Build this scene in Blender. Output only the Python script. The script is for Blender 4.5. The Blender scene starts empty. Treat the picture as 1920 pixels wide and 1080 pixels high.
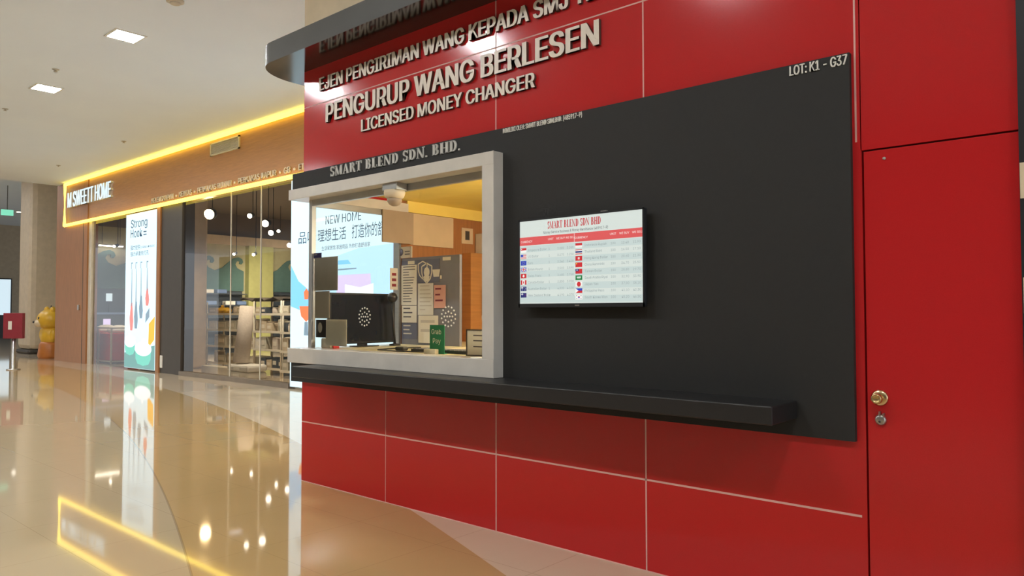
import bpy, bmesh, math, random
from mathutils import Vector, Matrix
random.seed(7)
S = bpy.context.scene
COL = S.collection
PI = math.pi
# ------------------------------------------------------------------ camera
cd = bpy.data.cameras.new('camera'); cam = bpy.data.objects.new('camera', cd); COL.objects.link(cam)
cd.sensor_width = 36.0; cd.lens = 1396.0 / 1920 * 36
yaw, pitch, roll = math.radians(48.7636), math.radians(1.8093), math.radians(-0.0712)
Fv = Vector((-math.cos(yaw) * math.cos(pitch), math.sin(yaw) * math.cos(pitch), math.sin(pitch)))
Rv = Fv.cross(Vector((0, 0, 1))).normalized(); Uv = Rv.cross(Fv)
R2 = math.cos(roll) * Rv + math.sin(roll) * Uv; U2 = -math.sin(roll) * Rv + math.cos(roll) * Uv
cam.matrix_world = Matrix(((R2.x, U2.x, -Fv.x, 0.0), (R2.y, U2.y, -Fv.y, -3.5283), (R2.z, U2.z, -Fv.z, 1.4), (0, 0, 0, 1)))
cd.clip_start = 0.05; cd.clip_end = 300
S.camera = cam
# ------------------------------------------------------------------ world, exposure
W = bpy.data.worlds.new('world'); S.world = W; W.use_nodes = True
W.node_tree.nodes['Background'].inputs[0].default_value = (0.84, 0.92, 1.0, 1)
W.node_tree.nodes['Background'].inputs[1].default_value = 1.9
S.view_settings.view_transform = 'Standard'; S.view_settings.look = 'None'
S.view_settings.gamma = 1.0; S.view_settings.exposure = 0.0
S.view_settings.use_curve_mapping = False
DOWNLIGHT = 225.0          # radiance of a ceiling downlight's diffuser
# ------------------------------------------------------------------ materials
def nodes(name):
    m = bpy.data.materials.new(name); m.use_nodes = True
    nt = m.node_tree; return m, nt, nt.nodes['Principled BSDF']
def mat(name, c, rough=0.5, metal=0.0, var=0.06, scale=6.0, coat=0.0, ior=1.5, bump=0.0, coat_ior=1.5, stretch=None):
    m, nt, b = nodes(name)
    tc = nt.nodes.new('ShaderNodeTexCoord'); n = nt.nodes.new('ShaderNodeTexNoise'); n.inputs['Scale'].default_value = scale; n.inputs['Detail'].default_value = 4
    src = tc.outputs['Object']
    if stretch:
        mp = nt.nodes.new('ShaderNodeMapping'); mp.inputs['Scale'].default_value = stretch
        nt.links.new(src, mp.inputs[0]); src = mp.outputs[0]
    nt.links.new(src, n.inputs['Vector'])
    r = nt.nodes.new('ShaderNodeValToRGB')
    r.color_ramp.elements[0].position = 0.3; r.color_ramp.elements[1].position = 0.7
    r.color_ramp.elements[0].color = tuple(max(0, x * (1 - var)) for x in c) + (1,)
    r.color_ramp.elements[1].color = tuple(min(1, x * (1 + var)) for x in c) + (1,)
    nt.links.new(n.outputs[0], r.inputs[0]); nt.links.new(r.outputs[0], b.inputs['Base Color'])
    b.inputs['Roughness'].default_value = rough; b.inputs['Metallic'].default_value = metal
    b.inputs['IOR'].default_value = ior; b.inputs['Coat Weight'].default_value = coat; b.inputs['Coat Roughness'].default_value = 0.03; b.inputs['Coat IOR'].default_value = coat_ior
    if bump:
        bp = nt.nodes.new('ShaderNodeBump'); bp.inputs['Strength'].default_value = bump; bp.inputs['Distance'].default_value = 0.01
        nt.links.new(n.outputs[0], bp.inputs['Height']); nt.links.new(bp.outputs[0], b.inputs['Normal'])
    return m
def emit(name, c, s=1.0, rough=0.4):
    m, nt, b = nodes(name)
    b.inputs['Base Color'].default_value = (c[0] * .3, c[1] * .3, c[2] * .3, 1); b.inputs['Roughness'].default_value = rough
    b.inputs['Emission Color'].default_value = (*c, 1); b.inputs['Emission Strength'].default_value = s
    return m
def glass(name, tint=(0.96, 0.98, 0.97), ior=1.45, rough=0.0):
    m = bpy.data.materials.new(name); m.use_nodes = True; nt = m.node_tree; nt.nodes.clear()
    o = nt.nodes.new('ShaderNodeOutputMaterial'); mx = nt.nodes.new('ShaderNodeMixShader')
    t = nt.nodes.new('ShaderNodeBsdfTransparent'); t.inputs[0].default_value = (*tint, 1)
    g = nt.nodes.new('ShaderNodeBsdfGlossy'); g.inputs['Roughness'].default_value = rough
    f = nt.nodes.new('ShaderNodeFresnel'); f.inputs[0].default_value = ior
    nt.links.new(f.outputs[0], mx.inputs[0]); nt.links.new(t.outputs[0], mx.inputs[1]); nt.links.new(g.outputs[0], mx.inputs[2]); nt.links.new(mx.outputs[0], o.inputs[0])
    return m
def math_node(nt, op, a, b=None):
    n = nt.nodes.new('ShaderNodeMath'); n.operation = op
    for i, v in enumerate((a, b)):
        if v is None: continue
        if isinstance(v, (int, float)): n.inputs[i].default_value = v
        else: nt.links.new(v, n.inputs[i])
    return n.outputs[0]
def floor_mat():
    m, nt, b = nodes('polished_tile')
    g = nt.nodes.new('ShaderNodeNewGeometry'); s = nt.nodes.new('ShaderNodeSeparateXYZ'); nt.links.new(g.outputs['Position'], s.inputs[0])
    X, Y = s.outputs[0], s.outputs[1]
    dx = math_node(nt, 'ADD', X, 22.032); dy = math_node(nt, 'ADD', Y, 48.479)
    r = math_node(nt, 'SQRT', math_node(nt, 'ADD', math_node(nt, 'MULTIPLY', dx, dx), math_node(nt, 'MULTIPLY', dy, dy)))
    out = math_node(nt, 'GREATER_THAN', r, 51.70); inn = math_node(nt, 'LESS_THAN', r, 50.217)
    def joint(v, off, size, w=0.004):
        f = math_node(nt, 'FRACT', math_node(nt, 'DIVIDE', math_node(nt, 'ADD', v, off + 750 * 0 + 75 * size), size))
        return math_node(nt, 'LESS_THAN', f, w / size)
    j = math_node(nt, 'MAXIMUM', joint(X, 2.58, 0.75), joint(Y, 1.93, 0.75))
    arc = math_node(nt, 'LESS_THAN', math_node(nt, 'ABSOLUTE', math_node(nt, 'SUBTRACT', r, 50.217)), 0.007)
    def mix(f, a, bb):
        n = nt.nodes.new('ShaderNodeMix'); n.data_type = 'RGBA'
        if isinstance(f, (int, float)): n.inputs[0].default_value = f
        else: nt.links.new(f, n.inputs[0])
        for k, v in ((6, a), (7, bb)):
            if isinstance(v, tuple): n.inputs[k].default_value = (*v, 1)
            else: nt.links.new(v, n.inputs[k])
        return n.outputs[2]
    noise = nt.nodes.new('ShaderNodeTexNoise'); noise.inputs['Scale'].default_value = 2.2; noise.inputs['Detail'].default_value = 6
    nt.links.new(g.outputs['Position'], noise.inputs['Vector'])
    tan = mix(noise.outputs[0], (0.47, 0.315, 0.135), (0.52, 0.345, 0.155))
    cream = mix(noise.outputs[0], (0.62, 0.50, 0.355), (0.67, 0.54, 0.385))
    tile = mix(noise.outputs[0], (0.46, 0.36, 0.225), (0.50, 0.39, 0.245))
    c = mix(out, tan, cream); c = mix(inn, c, tile)
    c = mix(math_node(nt, 'MULTIPLY', j, 0.35), c, (0.2, 0.13, 0.07)); c = mix(math_node(nt, 'MULTIPLY', arc, 0.45), c, (0.2, 0.14, 0.08))
    nt.links.new(c, b.inputs['Base Color'])
    b.inputs['Roughness'].default_value = 0.045; b.inputs['IOR'].default_value = 1.75
    b.inputs['Coat Weight'].default_value = 0.0; b.inputs['Coat Roughness'].default_value = 0.02; b.inputs['Coat IOR'].default_value = 1.6
    return m
def red_mat():
    m, nt, b = nodes('red_laminate')
    g = nt.nodes.new('ShaderNodeNewGeometry'); s = nt.nodes.new('ShaderNodeSeparateXYZ'); nt.links.new(g.outputs['Position'], s.inputs[0])
    n = nt.nodes.new('ShaderNodeTexNoise'); n.inputs['Scale'].default_value = 260; nt.links.new(g.outputs['Position'], n.inputs['Vector'])
    r = nt.nodes.new('ShaderNodeValToRGB'); r.color_ramp.elements[0].color = (0.50, 0.014, 0.016, 1); r.color_ramp.elements[1].color = (0.57, 0.020, 0.022, 1)
    nt.links.new(n.outputs[0], r.inputs[0]); nt.links.new(r.outputs[0], b.inputs['Base Color'])
    b.inputs['Roughness'].default_value = 0.13; b.inputs['IOR'].default_value = 1.5
    return m
M = dict(
    red=red_mat(), floor=floor_mat(),
    joint=mat('pink_grout', (0.75, 0.42, 0.36), 0.5), gap=mat('dark_gap', (0.03, 0.004, 0.004), 0.7),
    black=mat('black_board', (0.017, 0.016, 0.0145), 0.7, scale=40), shelf=mat('black_shelf', (0.017, 0.016, 0.016), 0.45, scale=30),
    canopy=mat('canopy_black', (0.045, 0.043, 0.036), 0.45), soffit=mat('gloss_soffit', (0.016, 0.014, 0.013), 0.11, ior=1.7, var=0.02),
    cream=mat('cream_paint', (0.74, 0.60, 0.40), 0.6), ceil=mat('white_ceiling', (0.78, 0.87, 1.0), 0.7, var=0.015, scale=1.0),
    frame=mat('white_laminate', (0.66, 0.62, 0.55), 0.22), alu=mat('grey_aluminium', (0.42, 0.42, 0.40), 0.35, 0.6),
    glass=glass('clear_glass'), shopglass=glass('shop_glass', (0.86, 0.84, 0.80), 1.36, 0.01),
    **{'return': mat('dark_letter_return', (0.10, 0.05, 0.035), 0.4)},
    letter=mat('cream_acrylic', (0.80, 0.71, 0.60), 0.35, var=0.02), lettergrey=mat('silver_letter', (0.62, 0.60, 0.55), 0.35, var=0.02), white=mat('white_plastic', (0.78, 0.77, 0.73), 0.35),
    wood=mat('orange_wood', (0.47, 0.22, 0.065), 0.42, var=0.10, scale=3.0, stretch=(1.2, 1.2, 14)), wooddark=mat('brown_wood', (0.38, 0.16, 0.05), 0.45, var=0.12, scale=3, stretch=(14, 14, 1)),
    neon=emit('yellow_neon', (1.0, 0.74, 0.10), 3.4), diffuser=emit('downlight_diffuser', (0.97, 0.985, 1.0), DOWNLIGHT),
    lb=emit('lightbox_film', (0.70, 0.91, 1.0), 1.05), lbtext=emit('lightbox_ink', (0.02, 0.07, 0.13), 0.8), signlit=emit('sign_letters', (0.72, 0.90, 1.0), .95),
    opposite=mat('unseen_wall', (0.22, 0.19, 0.16), 0.6), plinth=mat('plinth_stone', (0.20, 0.16, 0.12), 0.5),
    steel=mat('steel', (0.5, 0.48, 0.45), 0.3, 0.9), dark=mat('dark_plastic', (0.02, 0.021, 0.024), 0.35), screenoff=mat('dark_screen', (0.010, 0.013, 0.022), 0.2),
    paper=mat('paper', (0.84, 0.80, 0.68), 0.8), ink=mat('ink', (0.12, 0.12, 0.13), 0.8), greypaper=mat('grey_paper', (0.62, 0.58, 0.50), 0.8),
    brass=mat('brass', (0.62, 0.44, 0.2), 0.25, 0.9), gold=mat('gold_ring', (0.75, 0.55, 0.3), 0.22, 1.0),
    yellowceil=mat('yellow_paint', (0.92, 0.71, 0.15), 0.6, var=0.03), brown=mat('brown_board', (0.40, 0.30, 0.20), 0.6), beige=mat('beige_board', (0.62, 0.48, 0.30), 0.6),
    desk=mat('cream_desk', (0.70, 0.63, 0.42), 0.35), board=mat('slate_board', (0.22, 0.22, 0.25), 0.6), boardblue=mat('slate_blue_print', (0.14, 0.15, 0.22), 0.6),
    pink=mat('pink_card', (0.72, 0.38, 0.30), 0.6), green=mat('green_card', (0.012, 0.19, 0.085), 0.4), purple=mat('indigo_card', (0.07, 0.06, 0.22), 0.6), redplastic=mat('red_plastic', (0.55, 0.03, 0.035), 0.4),
    yellow=mat('yellow_fibreglass', (0.72, 0.42, 0.03), 0.35), orange=mat('orange_fibreglass', (0.48, 0.16, 0.03), 0.4),
    col=mat('beige_column', (0.60, 0.48, 0.33), 0.5), darkbase=mat('dark_skirting', (0.06, 0.05, 0.04), 0.5), firered=mat('maroon_metal', (0.22, 0.018, 0.028), 0.4),
    interior=mat('olive_wall', (0.46, 0.43, 0.25), 0.7), teal=mat('teal_wave', (0.10, 0.19, 0.17), 0.7), pillar=mat('lime_pillar', (0.46, 0.46, 0.18), 0.6), shopceil=mat('dark_shop_ceiling', (0.14, 0.11, 0.085), 0.8),
    wire=mat('white_wire', (0.66, 0.60, 0.48), 0.4), basket=mat('beige_basket', (0.46, 0.39, 0.28), 0.6), jar=mat('clear_grey_jar', (0.50, 0.46, 0.36), 0.35), box=mat('tan_box', (0.52, 0.42, 0.29), 0.7), slate=mat('slate_stock', (0.06, 0.075, 0.09), 0.6),
    fabric=mat('grey_rug', (0.52, 0.44, 0.36), 0.9, bump=0.3, scale=30), blue=mat('blue_pack', (0.16, 0.24, 0.42), 0.5), whitecard=mat('white_card', (0.80, 0.78, 0.70), 0.6), farwall=mat('far_wall', (0.42, 0.34, 0.24), 0.6), farlit=emit('far_screen', (0.70, 0.86, 0.95), 0.9), exitgreen=emit('exit_green', (0.25, 0.80, 0.55), 0.9), warm=emit('warm_lamp', (1.0, 0.72, 0.38), 60.0), spot=emit('white_spot', (1.0, 0.9, 0.75), 10.0), tube=emit('tube_lamp', (1.0, 0.93, 0.78), 9.0),
)
for k, c, s in (('tv_bg', (0.66, 0.73, 0.69), .85), ('tv_row', (0.56, 0.66, 0.64), .85), ('tv_head', (0.70, 0.10, 0.10), .85), ('tv_red', (0.62, 0.03, 0.04), .8), ('tv_white', (0.85, 0.85, 0.82), .9), ('tv_blue', (0.03, 0.07, 0.50), .8), ('tv_navy', (0.02, 0.03, 0.18), .8), ('tv_green', (0.01, 0.22, 0.06), .8), ('tv_ink', (0.12, 0.14, 0.15), .8), ('tv_faint', (0.30, 0.38, 0.38), .8), ('tv_yellow', (0.8, 0.6, 0.05), .8), ('tv_title', (0.55, 0.02, 0.03), .8), ('tv_pale', (0.92, 0.90, 0.86), .8),
    ('lb_red', (0.75, 0.25, 0.22), 1.0), ('lb_grey', (0.22, 0.32, 0.40), 1.0), ('lb_mint', (0.18, 0.62, 0.50), 1.0), ('lb_yellow', (0.95, 0.50, 0.04), 1.0), ('lb_teal', (0.16, 0.36, 0.34), 1.0), ('lb_blue', (0.22, 0.60, 0.95), 1.1), ('lb_pink', (0.72, 0.60, 0.88), 1.1), ('lb_orange', (0.90, 0.22, 0.08), 1.0), ('lb_white', (0.9, 0.97, 1.0), 1.25), ('lb_sky', (0.50, 0.78, 1.0), 1.1)):
    M[k] = emit(k, c, s)
# ------------------------------------------------------------------ mesh building
class MB:
    def __init__(s): s.v = []; s.f = []; s.fm = []; s.sm = []; s.mats = []; s.cur = 0; s.smooth = False
    def m(s, name):
        if name not in s.mats: s.mats.append(name)
        s.cur = s.mats.index(name); return s
    def add(s, vs, fs, smooth=None):
        o = len(s.v); s.v += [Vector(v) for v in vs]
        for f in fs: s.f.append([i + o for i in f]); s.fm.append(s.cur); s.sm.append(s.smooth if smooth is None else smooth)
        return s
    def box(s, x0, x1, y0, y1, z0, z1, bev=0.0):
        if x0 > x1: x0, x1 = x1, x0
        if y0 > y1: y0, y1 = y1, y0
        if z0 > z1: z0, z1 = z1, z0
        b = min(bev, (x1 - x0) * .45, (y1 - y0) * .45, (z1 - z0) * .45)
        if b <= 0:
            return s.add([(x, y, z) for z in (z0, z1) for y in (y0, y1) for x in (x0, x1)], [(0, 2, 3, 1), (4, 5, 7, 6), (0, 1, 5, 4), (2, 6, 7, 3), (0, 4, 6, 2), (1, 3, 7, 5)])
        bm = bmesh.new(); bmesh.ops.create_cube(bm, size=1)
        for v in bm.verts: v.co = Vector(((x0 + x1) / 2 + v.co.x * (x1 - x0), (y0 + y1) / 2 + v.co.y * (y1 - y0), (z0 + z1) / 2 + v.co.z * (z1 - z0)))
        bmesh.ops.bevel(bm, geom=bm.edges[:], offset=b, segments=2, affect='EDGES', profile=0.5)
        return s.bm(bm)
    def bm(s, bm, smooth=None):
        bm.verts.ensure_lookup_table()
        s.add([v.co.copy() for v in bm.verts], [[v.index for v in f.verts] for f in bm.faces], smooth); bm.free(); return s
    def poly(s, pts, O, u, v, n, d=0.0):
        O, u, v, n = Vector(O), Vector(u), Vector(v), Vector(n); k = len(pts)
        a = [O + u * p[0] + v * p[1] + n * d for p in pts]
        if d <= 0: return s.add(a, [list(range(k))])
        b = [O + u * p[0] + v * p[1] for p in pts]
        return s.add(a + b, [list(range(k)), list(range(2 * k - 1, k - 1, -1))] + [(i, k + i, k + (i + 1) % k, (i + 1) % k) for i in range(k)])
    def tube(s, pts, r, n=10, cap=True):
        pts = [Vector(p) for p in pts]; rs = r if isinstance(r, (list, tuple)) else [r] * len(pts); vs = []; fs = []
        for i, p in enumerate(pts):
            t = (pts[min(i + 1, len(pts) - 1)] - pts[max(i - 1, 0)]).normalized()
            a = t.cross(Vector((0, 0, 1)) if abs(t.z) < .9 else Vector((1, 0, 0))).normalized(); b = t.cross(a)
            vs += [p + (a * math.cos(2 * PI * k / n) + b * math.sin(2 * PI * k / n)) * rs[i] for k in range(n)]
        for i in range(len(pts) - 1):
            fs += [(i * n + k, i * n + (k + 1) % n, (i + 1) * n + (k + 1) % n, (i + 1) * n + k) for k in range(n)]
        if cap: fs += [list(range(n))[::-1], [(len(pts) - 1) * n + k for k in range(n)]]
        return s.add(vs, fs, True)
    def lathe(s, prof, O, axis=(0, 0, 1), n=20):     # prof: (radius, along)
        O = Vector(O); ax = Vector(axis).normalized()
        a = ax.cross(Vector((0, 0, 1)) if abs(ax.z) < .9 else Vector((1, 0, 0))).normalized(); b = ax.cross(a); vs = []; fs = []
        for r, h in prof: vs += [O + ax * h + (a * math.cos(2 * PI * k / n) + b * math.sin(2 * PI * k / n)) * max(r, 1e-4) for k in range(n)]
        for i in range(len(prof) - 1): fs += [(i * n + k, i * n + (k + 1) % n, (i + 1) * n + (k + 1) % n, (i + 1) * n + k) for k in range(n)]
        fs += [list(range(n))[::-1], [(len(prof) - 1) * n + k for k in range(n)]]
        return s.add(vs, fs, True)
    def ell(s, c, r, seg=20, rings=12, rot=0.0):
        bm = bmesh.new(); bmesh.ops.create_uvsphere(bm, u_segments=seg, v_segments=rings, radius=1)
        for v in bm.verts:
            x, y, z = v.co.x * r[0], v.co.y * r[1], v.co.z * r[2]
            v.co = Vector((c[0] + x * math.cos(rot) - y * math.sin(rot), c[1] + x * math.sin(rot) + y * math.cos(rot), c[2] + z))
        return s.bm(bm, True)
    def build(s, name, parent=None, default='white', origin=None):
        me = bpy.data.meshes.new(name)
        lo = Vector((min(v.x for v in s.v), min(v.y for v in s.v), min(v.z for v in s.v))); hi = Vector((max(v.x for v in s.v), max(v.y for v in s.v), max(v.z for v in s.v)))
        o = Vector(origin) if origin else Vector(((lo.x + hi.x) / 2, (lo.y + hi.y) / 2, lo.z))
        me.from_pydata([v - o for v in s.v], [], s.f)
        for n in (s.mats or [default]): me.materials.append(M[n])
        me.polygons.foreach_set('material_index', s.fm); me.polygons.foreach_set('use_smooth', s.sm); me.update()
        ob = bpy.data.objects.new(name, me); COL.objects.link(ob); WORLD[ob.name] = o
        if parent: ob.parent = parent; ob.location = o - WORLD[parent.name]
        else: ob.location = o
        return ob
WORLD = {}
def mb(m): return MB().m(m)
def empty(name, loc):
    o = bpy.data.objects.new(name, None); o.empty_display_size = 0.1; COL.objects.link(o); o.location = loc; WORLD[o.name] = Vector(loc); return o
def tag(o, label, cat, group=None, kind=None):
    o['label'] = label; o['category'] = cat
    if group: o['group'] = group
    if kind: o['kind'] = kind
    return o
def struct(o, label, cat): return tag(o, label, cat, kind='structure')
def thing(name, label, cat, loc, group=None): return tag(empty(name, loc), label, cat, group)
def copy_tree(root, loc, label=None):
    def rec(o, par):
        c = o.copy(); COL.objects.link(c)
        if par: c.parent = par
        for ch in [x for x in o.children]: rec(ch, c)
        return c
    r = rec(root, None); r.location = loc; WORLD[r.name] = Vector(loc)
    if label: r['label'] = label
    return r
# ------------------------------------------------------------------ lettering
X_, Z_, YN = (1, 0, 0), (0, 0, 1), (0, -1, 0)
_tc = {}
try: FONT = bpy.data.fonts.load(bpy.utils.system_resource('DATAFILES', path='fonts') + '/Inter.woff2')      # ships with Blender
except Exception: FONT = None
def text_groups(s, bold=0.0, res=3, solid=False):
    key = (s, bold, res, solid)
    if key in _tc: return _tc[key]
    cu = bpy.data.curves.new('text', 'FONT'); cu.body = s; cu.size = 1
    if FONT and s.isascii() or '\u2022' in s: cu.font = FONT or cu.font
    cu.offset = bold; cu.resolution_u = res; cu.fill_mode = 'BOTH'; cu.extrude = 0.5 if solid else 0.0
    ob = bpy.data.objects.new('text', cu); COL.objects.link(ob); dg = bpy.context.evaluated_depsgraph_get(); dg.update()
    me = bpy.data.meshes.new_from_object(ob.evaluated_get(dg)); COL.objects.unlink(ob); bpy.data.objects.remove(ob); bpy.data.curves.remove(cu)
    V = [v.co.copy() for v in me.vertices]; Fc = [list(p.vertices) for p in me.polygons]; bpy.data.meshes.remove(me)
    par = list(range(len(V)))
    def find(a):
        while par[a] != a: par[a] = par[par[a]]; a = par[a]
        return a
    for f in Fc:
        for b in f[1:]: par[find(f[0])] = find(b)
    isl = {}
    for f in Fc: isl.setdefault(find(f[0]), []).append(f)
    grp = []
    for fs in isl.values():
        xs = [V[i].x for f in fs for i in f]; grp.append([min(xs), max(xs), fs])
    grp.sort(key=lambda g: g[0]); out = []
    for g in grp:
        if out:
            p = out[-1]; ov = min(p[1], g[1]) - max(p[0], g[0])
            if ov > 0.5 * min(p[1] - p[0], g[1] - g[0]): p[0] = min(p[0], g[0]); p[1] = max(p[1], g[1]); p[2] += g[2]; continue
        out.append(list(g))
    x0 = min(g[0] for g in out); x1 = max(g[1] for g in out); caps = max(v.y for v in V)
    res_ = []
    for g in out:
        ids = sorted({i for f in g[2] for i in f}); mp = {i: k for k, i in enumerate(ids)}
        res_.append(([((V[i].x - x0) / (x1 - x0), V[i].y / caps, V[i].z) for i in ids], [[mp[i] for i in f] for f in g[2]]))
    _tc[key] = (res_, (x1 - x0) / caps); return _tc[key]
def put_text(b, s, O, w, h, u=X_, v=Z_, n=YN, d=0.0, off=0.0015, bold=0.0, res=2):
    """print one line flat into mesh builder b: left baseline at O, width w (None keeps the natural width)"""
    g, ar = text_groups(s, 0.0, res, False); w = w or ar * h; O, u, v, n = Vector(O), Vector(u), Vector(v), Vector(n)
    for k in ((-1, 0, 1) if bold else (0,)):
        for vs, fs in g: b.add([O + u * (p[0] * w + k * bold * h) + v * (p[1] * h) + n * (off + k * .00015) for p in vs], fs)
    return w
def solid_letter(m, side, P, fs, wt):
    b = MB()        # the same glyph laid three times a hair apart gives the strokes of a heavy weight
    for k, dx in enumerate((-wt, 0, wt) if wt else (0,)):
        Q = [p + Vector((dx, -.0003 * k, 0)) for p in P]
        ff = [[], []]
        for f in fs:
            nrm = (Q[f[1]] - Q[f[0]]).cross(Q[f[2]] - Q[f[0]]); ys = [Q[i].y for i in f]
            ff[0 if max(ys) - min(ys) < 1e-5 else 1].append(f)
        b.m(m).add(Q, ff[0]); b.m(side).add(Q, ff[1])
    return b
def letters(name, label, s, O, w, h, d, m, bold=0.065, res=4, side='return'):
    root = thing(name, label, 'lettering', O); g, ar = text_groups(s, 0.0, res, True); O = Vector(O); u, v, n = Vector(X_), Vector(Z_), Vector(YN)
    for vs, fs in g: solid_letter(m, side, [O + u * (p[0] * w) + v * (p[1] * h) + n * ((p[2] + .5) * d) for p in vs], fs, bold * h).build('letter', root)
    return root
def band(pts, ws):          # a stroke of varying width as quads
    q = []
    for i in range(len(pts) - 1):
        (x0, y0), (x1, y1) = pts[i], pts[i + 1]; l = math.hypot(x1 - x0, y1 - y0); nx, ny = -(y1 - y0) / l, (x1 - x0) / l; a, b = ws[i] / 2, ws[i + 1] / 2
        q.append([(x0 + nx * a, y0 + ny * a), (x0 - nx * a, y0 - ny * a), (x1 - nx * b, y1 - ny * b), (x1 + nx * b, y1 + ny * b)])
    return q
def rc(x0, x1, y0, y1): return [(x0, y0), (x1, y0), (x1, y1), (x0, y1)]
def arc(cx, cy, rx, ry, a0, a1, t0, t1, n=8):
    p = []; w = []
    for k in range(n + 1):
        a = math.radians(a0 + (a1 - a0) * k / n); p.append((cx + rx * math.cos(a), cy + ry * math.sin(a))); w.append(t0 + (t1 - t0) * math.sin(PI * k / n))
    return band(p, w)
def stem(x, w=.23): return [rc(x, x + w, 0, 1), rc(x - .06, x + w + .06, 0, .06), rc(x - .06, x + w + .06, .94, 1)]
SG = {
    'S': (.62, arc(.30, .735, .185, .215, 30, 262, .07, .20) + arc(.32, .265, .185, .215, 82, -150, .07, .20) + [rc(.50, .56, .70, 1), rc(.06, .12, 0, .30)]),
    'M': (1.02, [rc(.08, .15, 0, 1), rc(.0, .23, 0, .06), [(.0, 1), (.2, 1), (.52, .12), (.42, 0)], [(.5, .06), (.56, .16), (.78, .94), (.70, .94)], rc(.72, .92, 0, 1), rc(.68, 1.0, 0, .06), rc(.72, 1.0, .94, 1)]),
    'A': (.78, [[(.30, 1), (.42, 1), (.74, .06), (.5, .06)], [(.28, .95), (.34, .95), (.12, .06), (.06, .06)], rc(.0, .22, 0, .06), rc(.44, .8, 0, .06), rc(.19, .42, .30, .36)]),
    'R': (.80, stem(.08) + arc(.34, .74, .21, .225, 90, -90, .07, .2) + [[(.40, .5), (.56, .48), (.78, 0), (.58, 0)]]),
    'T': (.72, [rc(.25, .45, 0, 1), rc(.17, .53, 0, .06), rc(.02, .22, .92, 1), rc(.48, .68, .92, 1), rc(.0, .06, .72, 1), rc(.64, .70, .72, 1)]),
    'B': (.74, stem(.08) + arc(.34, .745, .19, .22, 90, -90, .06, .19) + arc(.34, .27, .24, .24, 90, -90, .06, .2)),
    'L': (.66, stem(.08) + [rc(.38, .62, 0, .07), rc(.56, .62, 0, .28)]),
    'E': (.68, stem(.08) + [rc(.36, .62, .93, 1), rc(.56, .62, .76, 1), rc(.36, .62, 0, .07), rc(.56, .62, 0, .24), rc(.33, .48, .47, .53), rc(.44, .48, .38, .62)]),
    'N': (.86, [rc(.08, .15, 0, 1), rc(.0, .24, 0, .06), [(.0, 1), (.2, 1), (.76, .0), (.6, .0)], rc(.69, .76, .1, 1), rc(.6, .86, .94, 1)]),
    'D': (.80, stem(.08) + arc(.32, .5, .32, .465, 90, -90, .06, .21, 12)),
    'H': (.90, stem(.08) + stem(.60) + [rc(.31, .57, .46, .53)]),
    '.': (.26, [rc(.05, .19, 0, .15)]), ' ': (.34, []),
}
def stencil_text(s, gap=.07):
    x = 0; out = []
    for ch in s:
        w, ps = SG[ch]
        if ps: out.append([[(x + p[0], p[1]) for p in q] for q in ps])
        x += w + gap
    return out, x - gap
# ==================================================================== SETTING
struct(mb('floor').box(-60, 14, -22, 30, -0.1, 0).build('floor'), 'polished beige and tan tiled mall floor with curved inlay lines', 'floor')
struct(mb('ceil').box(-24.2, 14, -22, 30, 5.08, 5.2).build('ceiling'), 'flat white mall ceiling above the shop fronts', 'ceiling')
struct(mb('ceil').box(-60, -24.2, -22, 30, 6.2, 6.3).box(-24.2, -24.1, -22, 30, 5.2, 6.3).build('ceiling_far'), 'higher dim ceiling beyond the wood shop front', 'ceiling')
struct(mb('opposite').box(-48, 14, -13.2, -13, 0, 5.08).build('wall_unseen'), 'plain brownish wall added out of view opposite the kiosk to darken reflections', 'wall')  # unseen wall added to keep bright haze out of the red wall's reflections
# --- kiosk front wall
b = mb('red')
b.box(-5.42, -1.008, 0, .08, 0, 1.0); b.box(-3.17, -1.008, 0, .08, 1.0, 2.40); b.box(-5.42, -1.008, 0, .08, 2.40, 3.42); b.box(-1.012, -.42, 0, .08, 2.120, 3.42)
b.m('joint')
J = .0012
for x in (-3.229, -2.13): b.box(x - .004, x + .004, -J, 0, 0, .83); b.box(x - .004, x + .004, -J, 0, 2.54, 3.42)
b.box(-4.332, -4.328, -J, 0, 0, .83); b.box(-1.034, -1.026, -J, 0, 2.16, 3.42)
b.box(-5.42, -1.03, -J, 0, .485, .495); b.box(-5.42, -1.03, -J, 0, 3.108, 3.116)
b.box(-5.42, -.42, -J, 0, 0, .006)
b.m('gap').box(-1.013, -.42, .03, .06, 2.112, 2.122); b.box(-1.022, -1.0, .035, .06, 0, 2.132)
struct(b.build('wall_front'), 'glossy red panelled front wall of the money changer kiosk', 'wall')
b = mb('red'); b.box(-5.42, -5.36, .08, 2.3, 0, 1.0); b.box(-5.42, -5.36, 1.0, 2.3, 1.0, 3.42); b.box(-5.42, -5.36, .08, 1.0, 2.36, 3.42)
b.m('wooddark').box(-5.36, -5.345, 1.0, 2.2, 1.0, 2.6)
struct(b.build('wall_left'), 'left side wall of the red kiosk holding the side window', 'wall')
struct(mb('slate').box(-5.36, -.42, 2.2, 2.3, 0, 3.42).build('wall_back'), 'dark back wall inside the money changer kiosk', 'wall')
struct(mb('red').box(-.42, -.34, .08, 2.3, 0, 3.42).build('wall_right'), 'right end wall of the red kiosk', 'wall')
struct(mb('cream').box(-5.42, 4, 0, .12, 3.585, 5.08).build('wall_upper'), 'cream wall above the dark canopy of the kiosk', 'wall')
struct(mb('yellowceil').box(-5.36, -.42, .22, 2.2, 2.44, 2.50).build('ceiling_kiosk'), 'bright yellow ceiling inside the kiosk', 'ceiling')
struct(mb('yellowceil').box(-5.345, -5.325, 1.06, 2.2, 2.335, 2.44).build('trim_1'), 'yellow cornice along the kiosk interior left wall', 'trim')
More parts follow.
